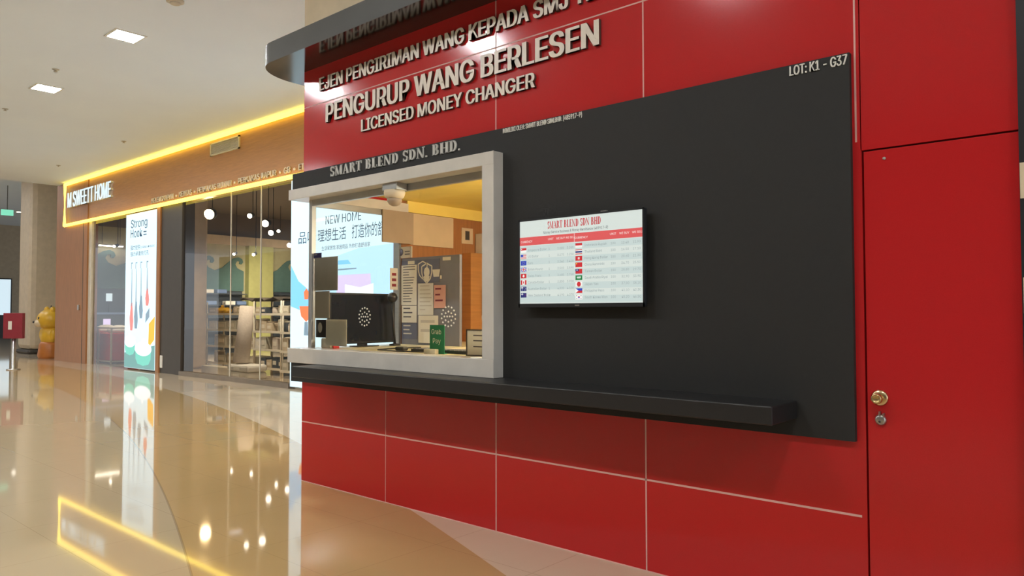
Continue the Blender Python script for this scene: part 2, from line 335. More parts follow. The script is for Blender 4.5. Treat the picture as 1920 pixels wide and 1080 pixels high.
t = struct(mb('dark').box(-.418, -.20, -.03, .08, 0, 3.42).build('trim_2'), 'black corner post at the right end of the red wall', 'trim')
mb('cream').box(-.416, -.38, -.036, -.029, 1.84, 1.98).build('latch_plate', t); mb('cream').box(-.412, -.36, -.042, -.029, 1.39, 1.53).build('latch_plate', t)
# --- red door
d = struct(mb('red').box(-1.0, -.42, .0005, .05, .006, 2.112, .002).build('door_1'), 'flush red kiosk door with a brass knob', 'door')
k = mb('gold').lathe([(.0, 0), (.034, 0), (.036, .004), (.030, .010), (.016, .012)], (-.948, 0, 1.02), YN, 28).build('knob_rose', d)
k2 = mb('brass').lathe([(.011, .010), (.011, .030), (.020, .036), (.023, .046), (.022, .058), (.018, .064), (.014, .062), (.008, .058), (.002, .058)], (-.948, 0, 1.02), YN, 28).build('door_knob', d); k2['label'] = 'round brass knob'
b = mb('steel').lathe([(.0, 0), (.022, 0), (.024, .006), (.021, .014), (.016, .017)], (-.945, 0, .925), YN, 24)
b.box(-.949, -.945, -.022, 0, .943, .962); b.box(-.932, -.928, -.026, 0, .938, .955); b.m('dark').lathe([(.005, .0165), (.005, .0185)], (-.946, 0, .918), YN, 12)
l = b.build('lock_cylinder', d); l['label'] = 'silver lock below the knob'
mb('steel').lathe([(.0, 0), (.007, 0), (.007, .004), (.003, .006)], (-.914, 0, 2.071), YN, 12).build('screw', d)
# --- canopy
pts = [(6, -.33), (-5.40, -.33)] + [(-5.40 - .345 * math.sin(a), .10 - .43 * math.cos(a)) for a in [math.radians(x) for x in range(6, 91, 6)]] + [(-5.745, 1.6), (6, 1.6)]
ca = thing('canopy', 'long dark canopy with a rounded end projecting over the red wall', 'canopy', (-3, 0, 3.42))
b = mb('canopy'); n = len(pts)
b.add([(x, y, 3.42) for x, y in pts] + [(x, y, 3.585) for x, y in pts], [(i, (i + 1) % n, n + (i + 1) % n, n + i) for i in range(n)] + [[n + i for i in range(n)]])
for p, i in zip(b.f, range(n)): pass
b.build('fascia', ca)
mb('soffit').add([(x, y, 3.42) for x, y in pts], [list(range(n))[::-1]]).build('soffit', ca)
# --- black backing panel
b = mb('black')
b.poly([(-5.54, 2.40), (-3.16, 2.40), (-3.16, .99), (-5.54, .99), (-5.54, .82), (-1.045, .82), (-1.045, 2.566), (-5.54, 2.566)], (0, -.001, 0), X_, Z_, YN, .029)
tag(b.build('backing_panel'), 'large matte black backing board around the counter window and television', 'panel')
struct(mb('black').box(-5.54, -5.425, 0, 1.15, 2.412, 2.565).build('trim_5'), 'black band above the side window of the kiosk', 'trim')
struct(mb('black').box(-5.54, -5.425, 0, 1.15, .822, .984).build('trim_6'), 'black band below the side window of the kiosk', 'trim')
b = mb('shelf').box(-5.05, -1.298, -.33, -.031, .90, .984, .006)
tag(b.build('counter_shelf'), 'long black counter shelf projecting below the service window', 'shelf')
# --- service window
w = struct(empty('window_1', (-4.3, 0, 1.0)), 'white framed service window of the money changer', 'window')
f = mb('frame'); f.box(-5.456, -3.142, -.12, .04, 2.325, 2.409, .003); f.box(-5.456, -3.142, -.12, .04, .985, 1.102, .003); f.box(-3.242, -3.142, -.119, .04, 1.10, 2.33, .003)
f.box(-5.455, -5.30, .04, 1.05, 2.325, 2.408); f.box(-5.455, -5.30, .04, 1.05, .986, 1.101); f.build('window_frame', w)
mb('alu').box(-5.338, -5.296, .0, .042, 1.102, 2.325, .002).build('corner_post', w)
mb('alu').box(-5.296, -3.242, .005, .035, 2.275, 2.325, .002).build('top_rail', w)
mb('alu').box(-5.335, -5.305, .042, 1.0, 2.275, 2.325, .002).build('side_rail', w)
g = mb('glass').add([(-5.296, .02, 1.102), (-3.242, .02, 1.102), (-3.242, .02, 2.275), (-5.296, .02, 2.275)], [(0, 1, 2, 3)]).build('glass_pane', w)
mb('alu').box(-5.425, -5.345, .975, .9999, 1.0, 2.36).build('side_jamb', w)
mb('glass').add([(-5.32, .042, 1.102), (-5.32, 1.0, 1.102), (-5.32, 1.0, 2.275), (-5.32, .042, 2.275)], [(0, 1, 2, 3)]).build('side_pane', w)
mb('frame').box(-5.30, -3.24, .045, .20, 2.335, 2.44).build('header', w)
for cx, cz in ((-4.61, 1.361), (-3.688, 1.366)):
    b = mb('whitecard')
    sp = [(.068 * math.cos(2 * PI * k / 14 + .2), .068 * math.sin(2 * PI * k / 14 + .2)) for k in range(14)] + [(x, 0) for x in (-.04, -.013, .013, .04)] + [(-.028, .022), (0, .034), (.028, .022), (-.028, -.026), (0, -.036), (.028, -.026)]
    for x, z in sp: b.lathe([(.0065, .0), (.0065, .003)], (cx + x, .019, cz + z), YN, 8)
    b.build('speaking_holes', g)
# --- raised lettering on the red wall
letters('wall_lettering', 'top line of cream raised letters directly under the canopy, reading EJEN PENGIRIMAN WANG', 'EJEN PENGIRIMAN WANG KEPADA SMJ TERATAI SDN. BHD.', (-5.17, 0, 3.208), 3.84, .108, .02, 'letter')
letters('wall_lettering', 'largest cream raised lettering on the red wall, reading PENGURUP WANG BERLESEN', 'PENGURUP WANG BERLESEN', (-5.072, 0, 2.932), 2.655, .150, .022, 'letter')
letters('wall_lettering', 'cream raised lettering reading LICENSED MONEY CHANGER below the largest line', 'LICENSED MONEY CHANGER', (-4.612, 0, 2.782), 1.72, .094, .02, 'letter')
letters('panel_lettering', 'small white LOT number letters at the top right corner of the black board', 'LOT: K1 - G37', (-1.312, -.03, 2.513), .258, .046, .006, 'whitecard', .03, 3, 'whitecard')
letters('panel_lettering', 'tiny white owner line of letters along the top edge of the black board', 'DIMILIKI OLEH: SMART BLEND SDN.BHD. (485917-P)', (-3.138, -.0305, 2.531), .615, .031, .0035, 'whitecard', .03, 2, 'whitecard')
sm = thing('panel_lettering', 'silver stencil letters above the service window, reading SMART BLEND', 'lettering', (-5.0, -.031, 2.477))
gs, tw = stencil_text('SMART BLEND SDN. BHD.')
for q in gs:
    b = mb('lettergrey')
    for p in q: b.poly([(a * 1.475 / tw, c * .077) for a, c in p], (-4.992, -.0305, 2.479), X_, Z_, YN, .008)
    b.build('letter', sm)
# --- wall television
tv = thing('television', 'wall mounted flat screen showing exchange rates on the black board', 'television', (-2.5, -.06, 1.43))
x0, x1, z0, z1 = -2.955, -2.075, 1.425, 1.955
b = mb('dark').box(x0, x1, -.092, -.062, z0, z1, .006); b.box(-2.7, -2.33, -.064, -.0315, 1.5, 1.88); b.build('housing', tv)
bz = mb('dark').box(x0, x1, -.097, -.091, z0, z0 + .022); bz.box(x0, x1, -.097, -.091, z1 - .010, z1); bz.box(x0, x0 + .009, -.097, -.091, z0, z1); bz.box(x1 - .009, x1, -.097, -.091, z0, z1); bz.build('bezel', tv)
mb('steel').box(-2.53, -2.50, -.0985, -.0965, 1.432, 1.438).build('badge', tv)
mb('steel').box(-2.36, -2.32, -.085, -.07, 1.953, 1.962).build('power_led', tv)
sx0, sx1, sz0, sz1 = x0 + .009, x1 - .009, z0 + .022, z1 - .010; sw = sx1 - sx0; sh = sz1 - sz0; sy = -.0935
b = MB()
def rq(x, y, w, h, m, o=0.0):   # rectangle in screen fractions, y from the top
    b.m(m); b.add([(sx0 + (x + dx * w) * sw, sy - o, sz1 - (y + dy * h) * sh) for dx, dy in ((0, 1), (1, 1), (1, 0), (0, 0))], [(0, 1, 2, 3)])
def tx(s, x, y, h, m, w=None, bold=0.0, o=.0012): b.m(m); put_text(b, s, (sx0 + x * sw, sy, sz1 - y * sh), w * sw if w else None, h * sh, off=o, bold=bold, res=1)
rq(0, 0, 1, 1, 'tv_bg'); rq(0, .195, 1, .10, 'tv_head', .0004); rq(.475, .195, .003, .10, 'tv_pale', .0008)
gs, tw = stencil_text('SMART BLEND SDN BHD', .05); b.m('tv_title')
for q in gs:
    for p in q: b.poly([(a * .44 * sw / tw, c * .085 * sh) for a, c in p], (sx0 + .25 * sw, sy - .001, sz1 - .115 * sh), X_, Z_, YN)
tx('Money Service Business & Money Remittance (489917-P)', .215, .172, .032, 'tv_ink', .53, .01)
for x, s in ((.01, 'CURRENCY'), (.48, 'CURRENCY')): tx(s, x, .262, .025, 'tv_pale')
for x, s in ((.255, 'UNIT'), (.325, 'WE BUY'), (.405, 'WE SELL'), (.76, 'UNIT'), (.83, 'WE BUY'), (.925, 'WE SELL')): tx(s, x, .25, .024, 'tv_pale')
LN = ['Singapore Dollar', 'US Dollar', 'Euro', 'British Pound', 'Swiss Franc', 'Canada Dollar', 'Australian Dollar', 'New Zealand Dollar']
RN = ['Indonesia Rupiah', 'Thailand Baht', 'Hong Kong Dollar', 'China Renminbi', 'Taiwan Dollar', 'Saudi Arabia Riyal', 'Japan Yen', 'Philippine Peso', 'South Korea Won']
def flag(k, x, y, w, h):
    R_, Wt, B_, N_ = 'tv_red', 'tv_white', 'tv_blue', 'tv_navy'
    def st(rows):
        n = len(rows)
        for i, m in enumerate(rows): rq(x, y + h * i / n, w, h / n, m, .0006)
    def r(a, c, e, g, m, o=.001): rq(x + a * w, y + c * h, e * w, g * h, m, o)
    if k == 'sg': st([R_, Wt]); r(.1, .12, .12, .25, Wt)
    if k == 'us': st([R_, Wt] * 4 + [R_]); r(0, 0, .45, .55, B_)
    if k == 'eu': st([B_]); [r(.48 + .2 * math.cos(a), .46 + .28 * math.sin(a), .05, .07, 'tv_yellow') for a in [i * PI / 4 for i in range(8)]]
    if k == 'gb': st([B_]); r(.4, 0, .2, 1, Wt); r(0, .36, 1, .28, Wt); r(.45, 0, .1, 1, R_, .0014); r(0, .43, 1, .14, R_, .0014); [r(a, c, .14, .12, Wt) for a, c in ((.06, .06), (.22, .2), (.64, .2), (.8, .06), (.06, .82), (.22, .68), (.64, .68), (.8, .82))]
    if k == 'ch': st([R_]); r(.42, .2, .16, .6, Wt); r(.3, .4, .4, .2, Wt)
    if k == 'ca': st([R_]); r(.27, 0, .46, 1, Wt); r(.42, .25, .16, .5, R_, .0014)
    if k == 'au': st([N_]); r(.05, .2, .4, .12, Wt); r(.2, .03, .1, .46, Wt); r(.2, .66, .1, .15, Wt); r(.7, .2, .08, .12, Wt); r(.7, .7, .08, .12, Wt); r(.83, .4, .08, .12, Wt)
    if k == 'nz': st([N_]); r(.05, .2, .4, .12, Wt); r(.2, .03, .1, .46, Wt); r(.72, .2, .07, .1, R_); r(.72, .65, .07, .1, R_); r(.84, .4, .07, .1, R_)
    if k == 'id': st([R_, 'tv_pale'])
    if k == 'th': st([R_, Wt, N_, N_, Wt, R_])
    if k == 'hk': st([R_]); r(.38, .28, .24, .44, Wt); r(.46, .42, .08, .16, R_, .0014)
    if k == 'cn': st([R_]); r(.1, .14, .15, .24, 'tv_yellow')
    if k == 'tw': st([R_]); r(0, 0, .5, .5, N_); r(.17, .14, .16, .22, Wt, .0014)
    if k == 'sa': st(['tv_green']); r(.2, .28, .6, .22, Wt); r(.25, .62, .5, .06, Wt)
    if k == 'jp': st([Wt]); b.m(R_).poly([(.3 * w * sw * math.cos(t_ * PI / 6), .3 * w * sw * math.sin(t_ * PI / 6)) for t_ in range(12)], (sx0 + (x + w / 2) * sw, sy - .001, sz1 - (y + h / 2) * sh), X_, Z_, YN)
    if k == 'ph': st([B_, R_]); b.m(Wt).add([(sx0 + x * sw, sy - .001, sz1 - y * sh), (sx0 + x * sw, sy - .001, sz1 - (y + h) * sh), (sx0 + (x + .45 * w) * sw, sy - .001, sz1 - (y + h / 2) * sh)], [(0, 1, 2)])
    if k == 'kr': st([Wt]); r(.38, .3, .24, .2, R_); r(.38, .5, .24, .2, B_); [r(a, c, .12, .14, N_) for a, c in ((.12, .12), (.76, .12), (.12, .74), (.76, .74))]
for i in range(9):
    y = .31 + i * .076
    if i % 2 == 0: rq(0, y - .006, 1, .074, 'tv_row', .0002)
for i, (k, s) in enumerate(zip(('sg', 'us', 'eu', 'gb', 'ch', 'ca', 'au', 'nz'), LN)):
    y = .325 + i * .078; flag(k, .008, y, .052, .054); tx(s, .075, y + .042, .028, 'tv_faint')
    for x, v in ((.26, '1'), (.335, '%.3f' % (3 + i * .17)), (.415, '%.3f' % (3.08 + i * .17))): tx(v, x, y + .042, .026, 'tv_faint')
for i, (k, s) in enumerate(zip(('id', 'th', 'hk', 'cn', 'tw', 'sa', 'jp', 'ph', 'kr'), RN)):
    y = .312 + i * .074; flag(k, .485, y, .055, .054); tx(s, .56, y + .042, .028, 'tv_faint')
    for x, v in ((.765, '100'), (.845, '%.2f' % (12.4 + i * 4.1)), (.93, '%.2f' % (12.9 + i * 4.2))): tx(v, x, y + .042, .026, 'tv_faint')
s_ = b.build('screen', tv); s_['label'] = 'lit screen listing flags and currency rates'
# --- security camera under the window head
c = thing('security_camera', 'small beige dome camera under the head of the service window', 'camera', (-4.18, -.05, 2.19))
mb('alu').box(-4.26, -4.10, -.10, .0, 2.275, 2.326, .004).build('mount', c)
mb('cream').lathe([(.0, 0), (.075, 0), (.078, .02), (.07, .045), (.055, .06)], (-4.18, -.05, 2.277), (0, 0, -1), 24).build('base_ring', c)
mb('brown').lathe([(.055, 0), (.052, .02), (.038, .042), (.018, .052), (.001, .055)], (-4.18, -.05, 2.217), (0, 0, -1), 20).build('dome', c)
# --- kiosk interior
k = thing('desk', 'cream L shaped desk behind the service window glass', 'desk', (-4.3, .6, 0))
b = mb('desk').box(-5.30, -.6, .085, .62, 1.07, 1.10, .003); b.box(-5.30, -4.45, .62, 1.79, 1.07, 1.10, .003); b.build('worktop', k)
for xa, xb, ya, yb in ((-5.28, -5.25, .1, .6), (-3.3, -3.27, .1, .6), (-.66, -.62, .1, .6), (-5.28, -4.5, 1.74, 1.78)): mb('desk').box(xa, xb, ya, yb, 0, 1.07).build('leg_panel', k)
o = tag(mb('brown').box(-5.30, -5.285, .735, 1.10, 2.03, 2.325).build('board'), 'brown board over the upper end of the kiosk side window', 'board')
o = tag(mb('beige').box(-5.342, -5.325, 1.10, 1.66, 2.03, 2.33).build('board'), 'pale beige board beside the brown one high on the interior wall', 'board')
o = thing('wall_notice', 'small beige notice fixed to the orange wall right of the pale board', 'notice', (-5.33, 1.83, 2.09))
mb('beige').box(-5.344, -5.336, 1.79, 1.95, 2.09, 2.25).build('card', o); mb('darkbase').box(-5.336, -5.334, 1.84, 1.90, 2.13, 2.22).build('print', o)
k = thing('cabinet', 'yellowish cabinet in the far back corner behind the notice board', 'cabinet', (-5.0, 2.0, 0))
mb('beige').box(-5.33, -4.7, 1.99, 2.19, 0, 1.85).build('body', k); mb('desk').box(-5.30, -4.72, 1.975, 1.99, 1.13, 1.83, .004).build('door', k)
o = tag(mb('wood').box(-5.34, -5.22, 1.80, 1.965, 0, 1.99).build('wood_post'), 'orange wooden post between the notice board and the yellowish cabinet', 'post')
o = thing('storage_carton', 'cream carton on top of the yellowish cabinet in the corner', 'box', (-5.1, 2.08, 1.85)); mb('beige').box(-5.32, -4.9, 1.99, 2.18, 1.85, 1.99, .003).build('carton_body', o); mb('box').box(-5.32, -4.9, 1.988, 1.991, 1.91, 1.925).build('tape', o)
o = tag(mb('wire').box(-5.335, -5.22, 1.985, 2.19, 1.992, 2.20, .004).build('storage_box'), 'small pale box above the cream carton', 'box')
b = mb('whitecard'); b.add([(-5.2 + .05 * math.sin(i * .9) * (i / 8) + dx, 1.965 - .01 * math.sin(i * .7) - th, 1.68 - i * .075) for th in (0, .006) for dx in (0, .10) for i in range(7)], [(i, i + 1, 8 + i, 7 + i) for i in range(6)] + [(14 + i, 21 + i, 22 + i, 15 + i) for i in range(6)])
tag(b.build('plastic_bag'), 'white plastic sheet hanging on the front of the cabinet', 'bag')
# notice board
nb = thing('notice_board', 'slate grey board with shield emblem standing on the desk', 'board', (-4.95, 1.0, 1.10))
mb('board').box(-5.335, -4.57, 1.0, 1.03, 1.10, 1.895, .003).build('panel', nb)
b = mb('boardblue').box(-5.333, -4.82, .996, 1.0, 1.66, 1.87); b.m('paper')
def shield(cx, cz, w, h, t):
    pts = [(-.5, .35), (-.25, .42), (0, .5), (.25, .42), (.5, .35), (.48, 0), (.35, -.28), (0, -.5), (-.35, -.28), (-.48, 0)]
    for i in range(10):
        a, c_ = pts[i], pts[(i + 1) % 10]
        for q in band([(a[0] * w, a[1] * h), (c_[0] * w, c_[1] * h)], [t, t]): b.poly(q, (cx, .996, cz), X_, Z_, YN, .001)
shield(-5.04, 1.775, .12, .16, .010); shield(-4.985, 1.745, .135, .18, .012)
b.poly([(.038 * math.cos(t), .045 * math.sin(t)) for t in [i * PI / 8 for i in range(16)]], (-4.985, .9955, 1.755), X_, Z_, YN, .0008); b.poly([(-.04, .02), (.04, .02), (.03, -.03), (-.03, -.03)], (-4.985, .9955, 1.70), X_, Z_, YN, .0012)
b.poly([(-.05, .03), (.05, .03), (.035, -.035), (-.035, -.035)], (-4.86, .996, 1.745), X_, Z_, YN, .001); b.box(-5.24, -5.15, .994, .996, 1.835, 1.865); b.box(-4.78, -4.68, .998, 1.0, 1.85, 1.88); b.box(-4.81, -4.79, .994, .996, 1.69, 1.72)
b.build('emblem', nb)
def sheet(name, label, cat, xa, xb, za, zb, y, m, lines=0, lm='ink', th=.0015, seed=1):
    o = thing(name, label, cat, ((xa + xb) / 2, y, za)); mb(m).box(xa, xb, y, y + th, za, zb).build('sheet', o)
    if lines:
        r = random.Random(seed); b = mb(lm); hh = (zb - za) / (lines + 1)
        for i in range(lines):
            z = zb - hh * (i + .8); wd = (xb - xa) * r.uniform(.35, .8); b.box(xa + (xb - xa) * .12, xa + (xb - xa) * .12 + wd, y - .0006, y, z, z + hh * .3)
        b.build('print', o)
    return o
sheet('paper_list', 'tall cream list sheet on the left of the notice board', 'paper', -5.332, -5.118, 1.46, 1.828, .9938, 'paper', 14, seed=2)
sheet('paper_notice', 'small cream sheet directly below the tall list sheet', 'paper', -5.325, -5.118, 1.30, 1.455, .9938, 'paper', 3, seed=3)
sheet('photo_print', 'dark grey print below the small sheet on the notice board', 'picture', -5.325, -5.112, 1.15, 1.295, .9938, 'boardblue', 3, 'greypaper', seed=4)
sheet('paper_notice', 'white text sheet in the middle of the notice board', 'paper', -5.10, -4.897, 1.37, 1.655, .9938, 'whitecard', 7, 'greypaper', seed=5)
sheet('paper_notice', 'lower overlapping cream sheet partly behind the green sign', 'paper', -5.09, -4.83, 1.12, 1.365, .991, 'paper', 2, 'greypaper', seed=6)
sheet('paper_notice', 'pink card with dark figure on the right of the notice board', 'card', -4.884, -4.735, 1.43, 1.635, .9905, 'pink', 3, 'firered', seed=7)
sg = thing('desk_sign', 'white plate with round badge at the top left corner of the notice board', 'sign', (-5.26, .99, 1.895)); mb('wire').box(-5.335, -5.186, .99, 1.0, 1.896, 2.0).build('plate', sg); mb('boardblue').lathe([(.001, 0), (.034, 0), (.034, .004)], (-5.335, .99, 1.952), YN, 18).build('badge', sg); b = mb('ink'); [b.box(-5.28, -5.21, .989, .99, z, z + .01) for z in (1.925, 1.95)]; b.build('print', sg)
# things on and behind the glass
sheet('window_notice', 'larger grey notice at the upper left of the service glass', 'notice', -5.29, -4.965, 1.572, 1.845, .0235, 'greypaper', 0)
sheet('window_notice', 'small indigo strip above the grey notice on the service glass', 'notice', -5.318, -5.19, 1.842, 1.885, .0235, 'purple', 1, 'greypaper')
sheet('window_notice', 'plain cream sheet below the grey notice on the service glass', 'paper', -5.278, -5.074, 1.346, 1.568, .0235, 'greypaper', 0)
sheet('window_notice', 'white square card low on the service glass left of the speaking holes', 'card', -5.125, -4.846, 1.126, 1.338, .026, 'paper', 0)
o = sheet('sticker', 'black sticker with white oval at the lower left of the service glass', 'sticker', -5.27, -5.13, 1.19, 1.335, .0285, 'dark', 0); mb('whitecard').poly([(.03 * math.cos(t), .042 * math.sin(t)) for t in [i * PI / 10 for i in range(20)]], (-5.21, .0283, 1.27), X_, Z_, YN, .0006).build('oval', o)
o = thing('window_plaque', 'narrow maroon plaque on the kiosk side window', 'sign', (-5.312, .9, 1.6)); mb('greypaper').box(-5.316, -5.312, .845, .935, 1.60, 1.80).build('plate', o); b = mb('firered'); [b.box(-5.312, -5.311, .865, .915, z, z + .025) for z in (1.63, 1.68, 1.73)]; b.build('print', o)
m_ = thing('monitor', 'wide black monitor against the kiosk side window', 'monitor', (-5.2, .49, 1.10))
mb('dark').box(-5.275, -5.235, .14, .84, 1.125, 1.56, .004).build('housing', m_); mb('screenoff').box(-5.236, -5.232, .155, .825, 1.145, 1.545).build('screen', m_); b = mb('dark').box(-5.262, -5.248, .44, .54, 1.105, 1.14); b.box(-5.29, -5.16, .38, .60, 1.10, 1.108, .002); b.build('stand', m_)
o = thing('desk_gadget', 'dark round headed gadget on a slim stem beside the monitor', 'gadget', (-5.14, .76, 1.10)); mb('dark').lathe([(.0, 0), (.05, 0), (.05, .012), (.012, .02)], (-5.14, .76, 1.10), Z_, 18).build('base', o); mb('dark').tube([(-5.14, .76, 1.11), (-5.15, .75, 1.3), (-5.14, .73, 1.5)], .010).build('stem', o); mb('dark').ell((-5.14, .73, 1.525), (.046, .046, .046)).build('head', o)  # unidentified dark round shape built as a gadget, gives no light
o = thing('card_terminal', 'cream payment device at the left corner of the service counter', 'device', (-5.16, .10, 1.10)); mb('wire').box(-5.24, -5.10, .055, .145, 1.10, 1.185, .012).build('body', o); mb('wire').box(-5.21, -5.13, .075, .125, 1.185, 1.20, .006).build('top_plate', o); mb('redplastic').box(-5.098, -5.083, .07, .13, 1.10, 1.17, .004).build('side_cover', o)
o = thing('desk_sign', 'green upright card standing behind the service glass', 'sign', (-3.87, .10, 1.10)); mb('green').box(-3.965, -3.815, .10, .106, 1.10, 1.305, .001).build('panel', o); b = mb('paper'); put_text(b, 'Grab', (-3.945, .10, 1.24), .10, .035); put_text(b, 'Pay', (-3.93, .10, 1.175), .08, .035); b.build('print', o); mb('green').box(-3.94, -3.84, .106, .15, 1.10, 1.106).build('foot', o)
o = thing('keyboard', 'low black keyboard lying on the desk near the green card', 'keyboard', (-4.0, .25, 1.10)); mb('dark').box(-4.25, -3.50, .17, .33, 1.10, 1.122, .004).build('body', o); b = mb('board')
for r in range(4):
    for q in range(18): b.box(-4.235 + q * .0405, -4.20 + q * .0405, .18 + r * .035, .21 + r * .035, 1.122, 1.127)
b.build('keys', o)
tag(mb('paper').box(-3.98, -3.86, .055, .09, 1.10, 1.135, .004).build('note_block'), 'small cream paper block in front of the green card', 'paper block')
o = thing('framed_notice', 'white notice in a dark frame at the right end of the glass', 'frame', (-3.42, .09, 1.10))
b = mb('darkbase').box(-3.585, -3.255, .085, .10, 1.10, 1.108); b.box(-3.585, -3.255, .085, .10, 1.272, 1.28); b.box(-3.585, -3.577, .085, .10, 1.10, 1.28); b.box(-3.263, -3.255, .085, .10, 1.10, 1.28); b.build('frame', o); mb('whitecard').box(-3.577, -3.263, .09, .098, 1.108, 1.272).build('sheet', o); b = mb('ink'); [b.box(-3.52, -3.52 + w_, .0895, .09, z, z + .008) for z, w_ in ((1.16, .20), (1.20, .16), (1.235, .18))]; b.build('print', o)
tag(mb('dark').box(-4.50, -4.40, .22, .28, 1.10, 1.13, .012).build('computer_mouse'), 'dark mouse on the desk left of the keyboard', 'mouse')
tag(mb('dark').tube([(-4.62, .60, 1.106), (-4.66, .35, 1.106), (-4.60, .14, 1.106), (-4.3, .09, 1.106), (-3.95, .16, 1.106)], .005, 8).build('cable'), 'thin dark cable looping across the desk', 'cable')
tag(mb('paper').box(-3.36, -3.25, -.10, -.03, 1.102, 1.108).build('slip_of_paper'), 'white slip of paper on the right end of the window sill', 'paper')
o = thing('unseen_ceiling_lamp', 'unseen tube lamp added on the yellow kiosk ceiling', 'lamp', (-3.4, 1.2, 2.40)); mb('white').box(-4.0, -2.8, 1.15, 1.25, 2.42, 2.44).build('batten', o); mb('tube').box(-3.98, -2.82, 1.165, 1.235, 2.395, 2.42, .01).build('tube', o)  # lamp out of view, added to light the kiosk interior
ld = bpy.data.lights.new('kiosk_fill_light', 'POINT'); ld.energy = 105; ld.color = (1, .90, .72); ld.shadow_soft_size = .12; lo_ = bpy.data.objects.new('kiosk_fill_light', ld); COL.objects.link(lo_); lo_.parent = o; lo_.location = (.6, -.1, -.35)  # added fill light below the tube, brightens the yellow ceiling and desk
# ==================================================================== SHOP FRONT (plane y = 4.05)
SY = 4.05
struct(mb('wood').box(-24.0, -3, SY, SY + .25, 3.88, 5.08).build('wall_fascia'), 'orange wood fascia above the homeware shop front', 'wall')
p = struct(mb('wooddark').box(-24.35, -21.95, SY - .02, SY + .25, 0, 5.08).build('wall_pier'), 'brown wood pier at the left end of the shop front', 'wall')
mb('darkbase').box(-22.25, -22.22, SY - .024, SY - .02, 0, 3.86).build('seam', p); mb('steel').box(-22.50, -22.42, SY - .06, SY - .02, 1.45, 1.60, .01).build('handle', p)
struct(mb('wooddark').box(-8.3, -3, SY, SY + .25, 0, 3.88).build('wall_shop'), 'brown wood wall of the shop front behind the kiosk', 'wall')
struct(mb('darkbase').box(-17.60, -16.42, SY + .01, SY + .3, 0, 3.86).m('wooddark').box(-17.63, -17.46, SY - .02, SY + .3, 0, 3.88).build('trim_3'), 'dark pier beside the left light box', 'trim')
o = tag(mb('whitecard').box(-17.42, -17.30, SY - .01, SY + .012, .12, .40, .01).build('socket_plate'), 'small white plate low on the dark pier', 'socket')
struct(mb('plinth').box(-16.42, -12.05, SY - .03, SY + .12, 0, .09).build('trim_4'), 'low grey brown plinth under the shop window', 'trim')
w = struct(empty('window_2', (-14.2, SY, .09)), 'large frameless shop window of the homeware store', 'window')
for xa, xb in ((-16.42, -14.32), (-14.31, -13.16), (-13.15, -12.05)): mb('shopglass').add([(xa, SY + .05, .09), (xb, SY + .05, .09), (xb, SY + .05, 3.86), (xa, SY + .05, 3.86)], [(0, 1, 2, 3)]).build('glass_pane', w)
for x in (-14.315, -13.155): mb('wire').box(x - .012, x + .012, SY + .04, SY + .06, .09, 3.86).build('glass_joint', w)
d = struct(empty('door_2', (-20.7, SY, 0)), 'glass shop entrance between the brown pier and the light box', 'door')
mb('wire').box(-21.95, -21.75, SY + .02, SY + .12, 0, 3.86).build('jamb', d); mb('shopglass').add([(-21.75, SY + .07, 0), (-19.4, SY + .07, 0), (-19.4, SY + .07, 3.86), (-21.75, SY + .07, 3.86)], [(0, 1, 2, 3)]).build('glass_pane', d)
# neon
nz = SY - .075
tag(mb('neon').tube([(-3.2, nz, 5.03), (-23.55, nz, 5.03), (-23.55, nz, 3.86), (-3.2, nz, 3.86)], .044, 8).build('neon_strip'), 'yellow neon line framing the wood shop fascia', 'neon light')
# fascia sign
o = thing('shop_sign', 'white lit shop name letters at the left end of the wood fascia', 'sign', (-22, SY, 4.38))
g_, ar = text_groups('M SWEETT HOME', 0.0, 3, True)
for vs, fs in g_: solid_letter('signlit', 'white', [Vector((-23.30 + q[0] * 3.05, SY - .02 - (q[2] + .5) * .06, 4.35 + q[1] * .42)) for q in vs], fs, .026).build('letter', o)
letters('fascia_lettering', 'small pale line of shop words just above the lower neon line', 'KELENGKAPAN  \u2022  KERTAS  \u2022  PERKAKAS RUMAH  \u2022  PERKAKAS DAPUR  \u2022  GB  \u2022  ET', (-17.95, SY - .003, 3.965), 6.35, .115, .02, 'letter', .02, 2, 'letter')
o = thing('air_vent', 'white framed air grille high on the wood fascia', 'vent', (-14.5, SY, 4.68))
b = mb('wire').box(-15.1, -13.9, SY - .03, SY, 4.68, 4.71); b.box(-15.1, -13.9, SY - .03, SY, 4.92, 4.95); b.box(-15.1, -15.06, SY - .03, SY, 4.68, 4.95); b.box(-13.94, -13.9, SY - .03, SY, 4.68, 4.95); b.build('frame', o)
b = mb('greypaper').box(-15.07, -13.93, SY - .006, SY, 4.70, 4.93); [b.box(-15.06, -13.94, SY - .022, SY - .004, 4.72 + i * .026, 4.728 + i * .026) for i in range(8)]; b.build('slats', o)
# light box with hooks
o = thing('light_box', 'tall lit light box advertising strong hooks', 'light box', (-18.5, SY, .03))
b = mb('alu').box(-19.40, -17.64, SY - .012, SY + .2, .03, 3.81); b.build('casing', o)
mb('lb').box(-19.385, -17.66, SY - .018, SY - .012, .045, 3.80).build('lit_face', o)
LO = SY - .018
b = mb('lbtext'); put_text(b, 'Strong', (-19.10, LO, 3.46), .94, .20, bold=.01); b.build('lettering', o); b = mb('lbtext'); put_text(b, 'Hook', (-19.10, LO, 3.22), .66, .20, bold=.01); b.build('lettering', o); b = mb('lbtext'); [b.box(-18.37, -18.2, LO - .001, LO, z, z + .025) for z in (3.24, 3.31)]
put_text(b, '\u5f3a\u529b\u6302\u94a9', (-19.10, LO, 2.92), .55, .11); put_text(b, '\u5f3a\u529b\u627f\u91cd\u514d\u6253\u5b54', (-19.10, LO, 2.77), 1.05, .10); put_text(b, 'STRONG ADHESIVE', (-18.5, LO, 2.93), .75, .05)
b.build('lettering', o)
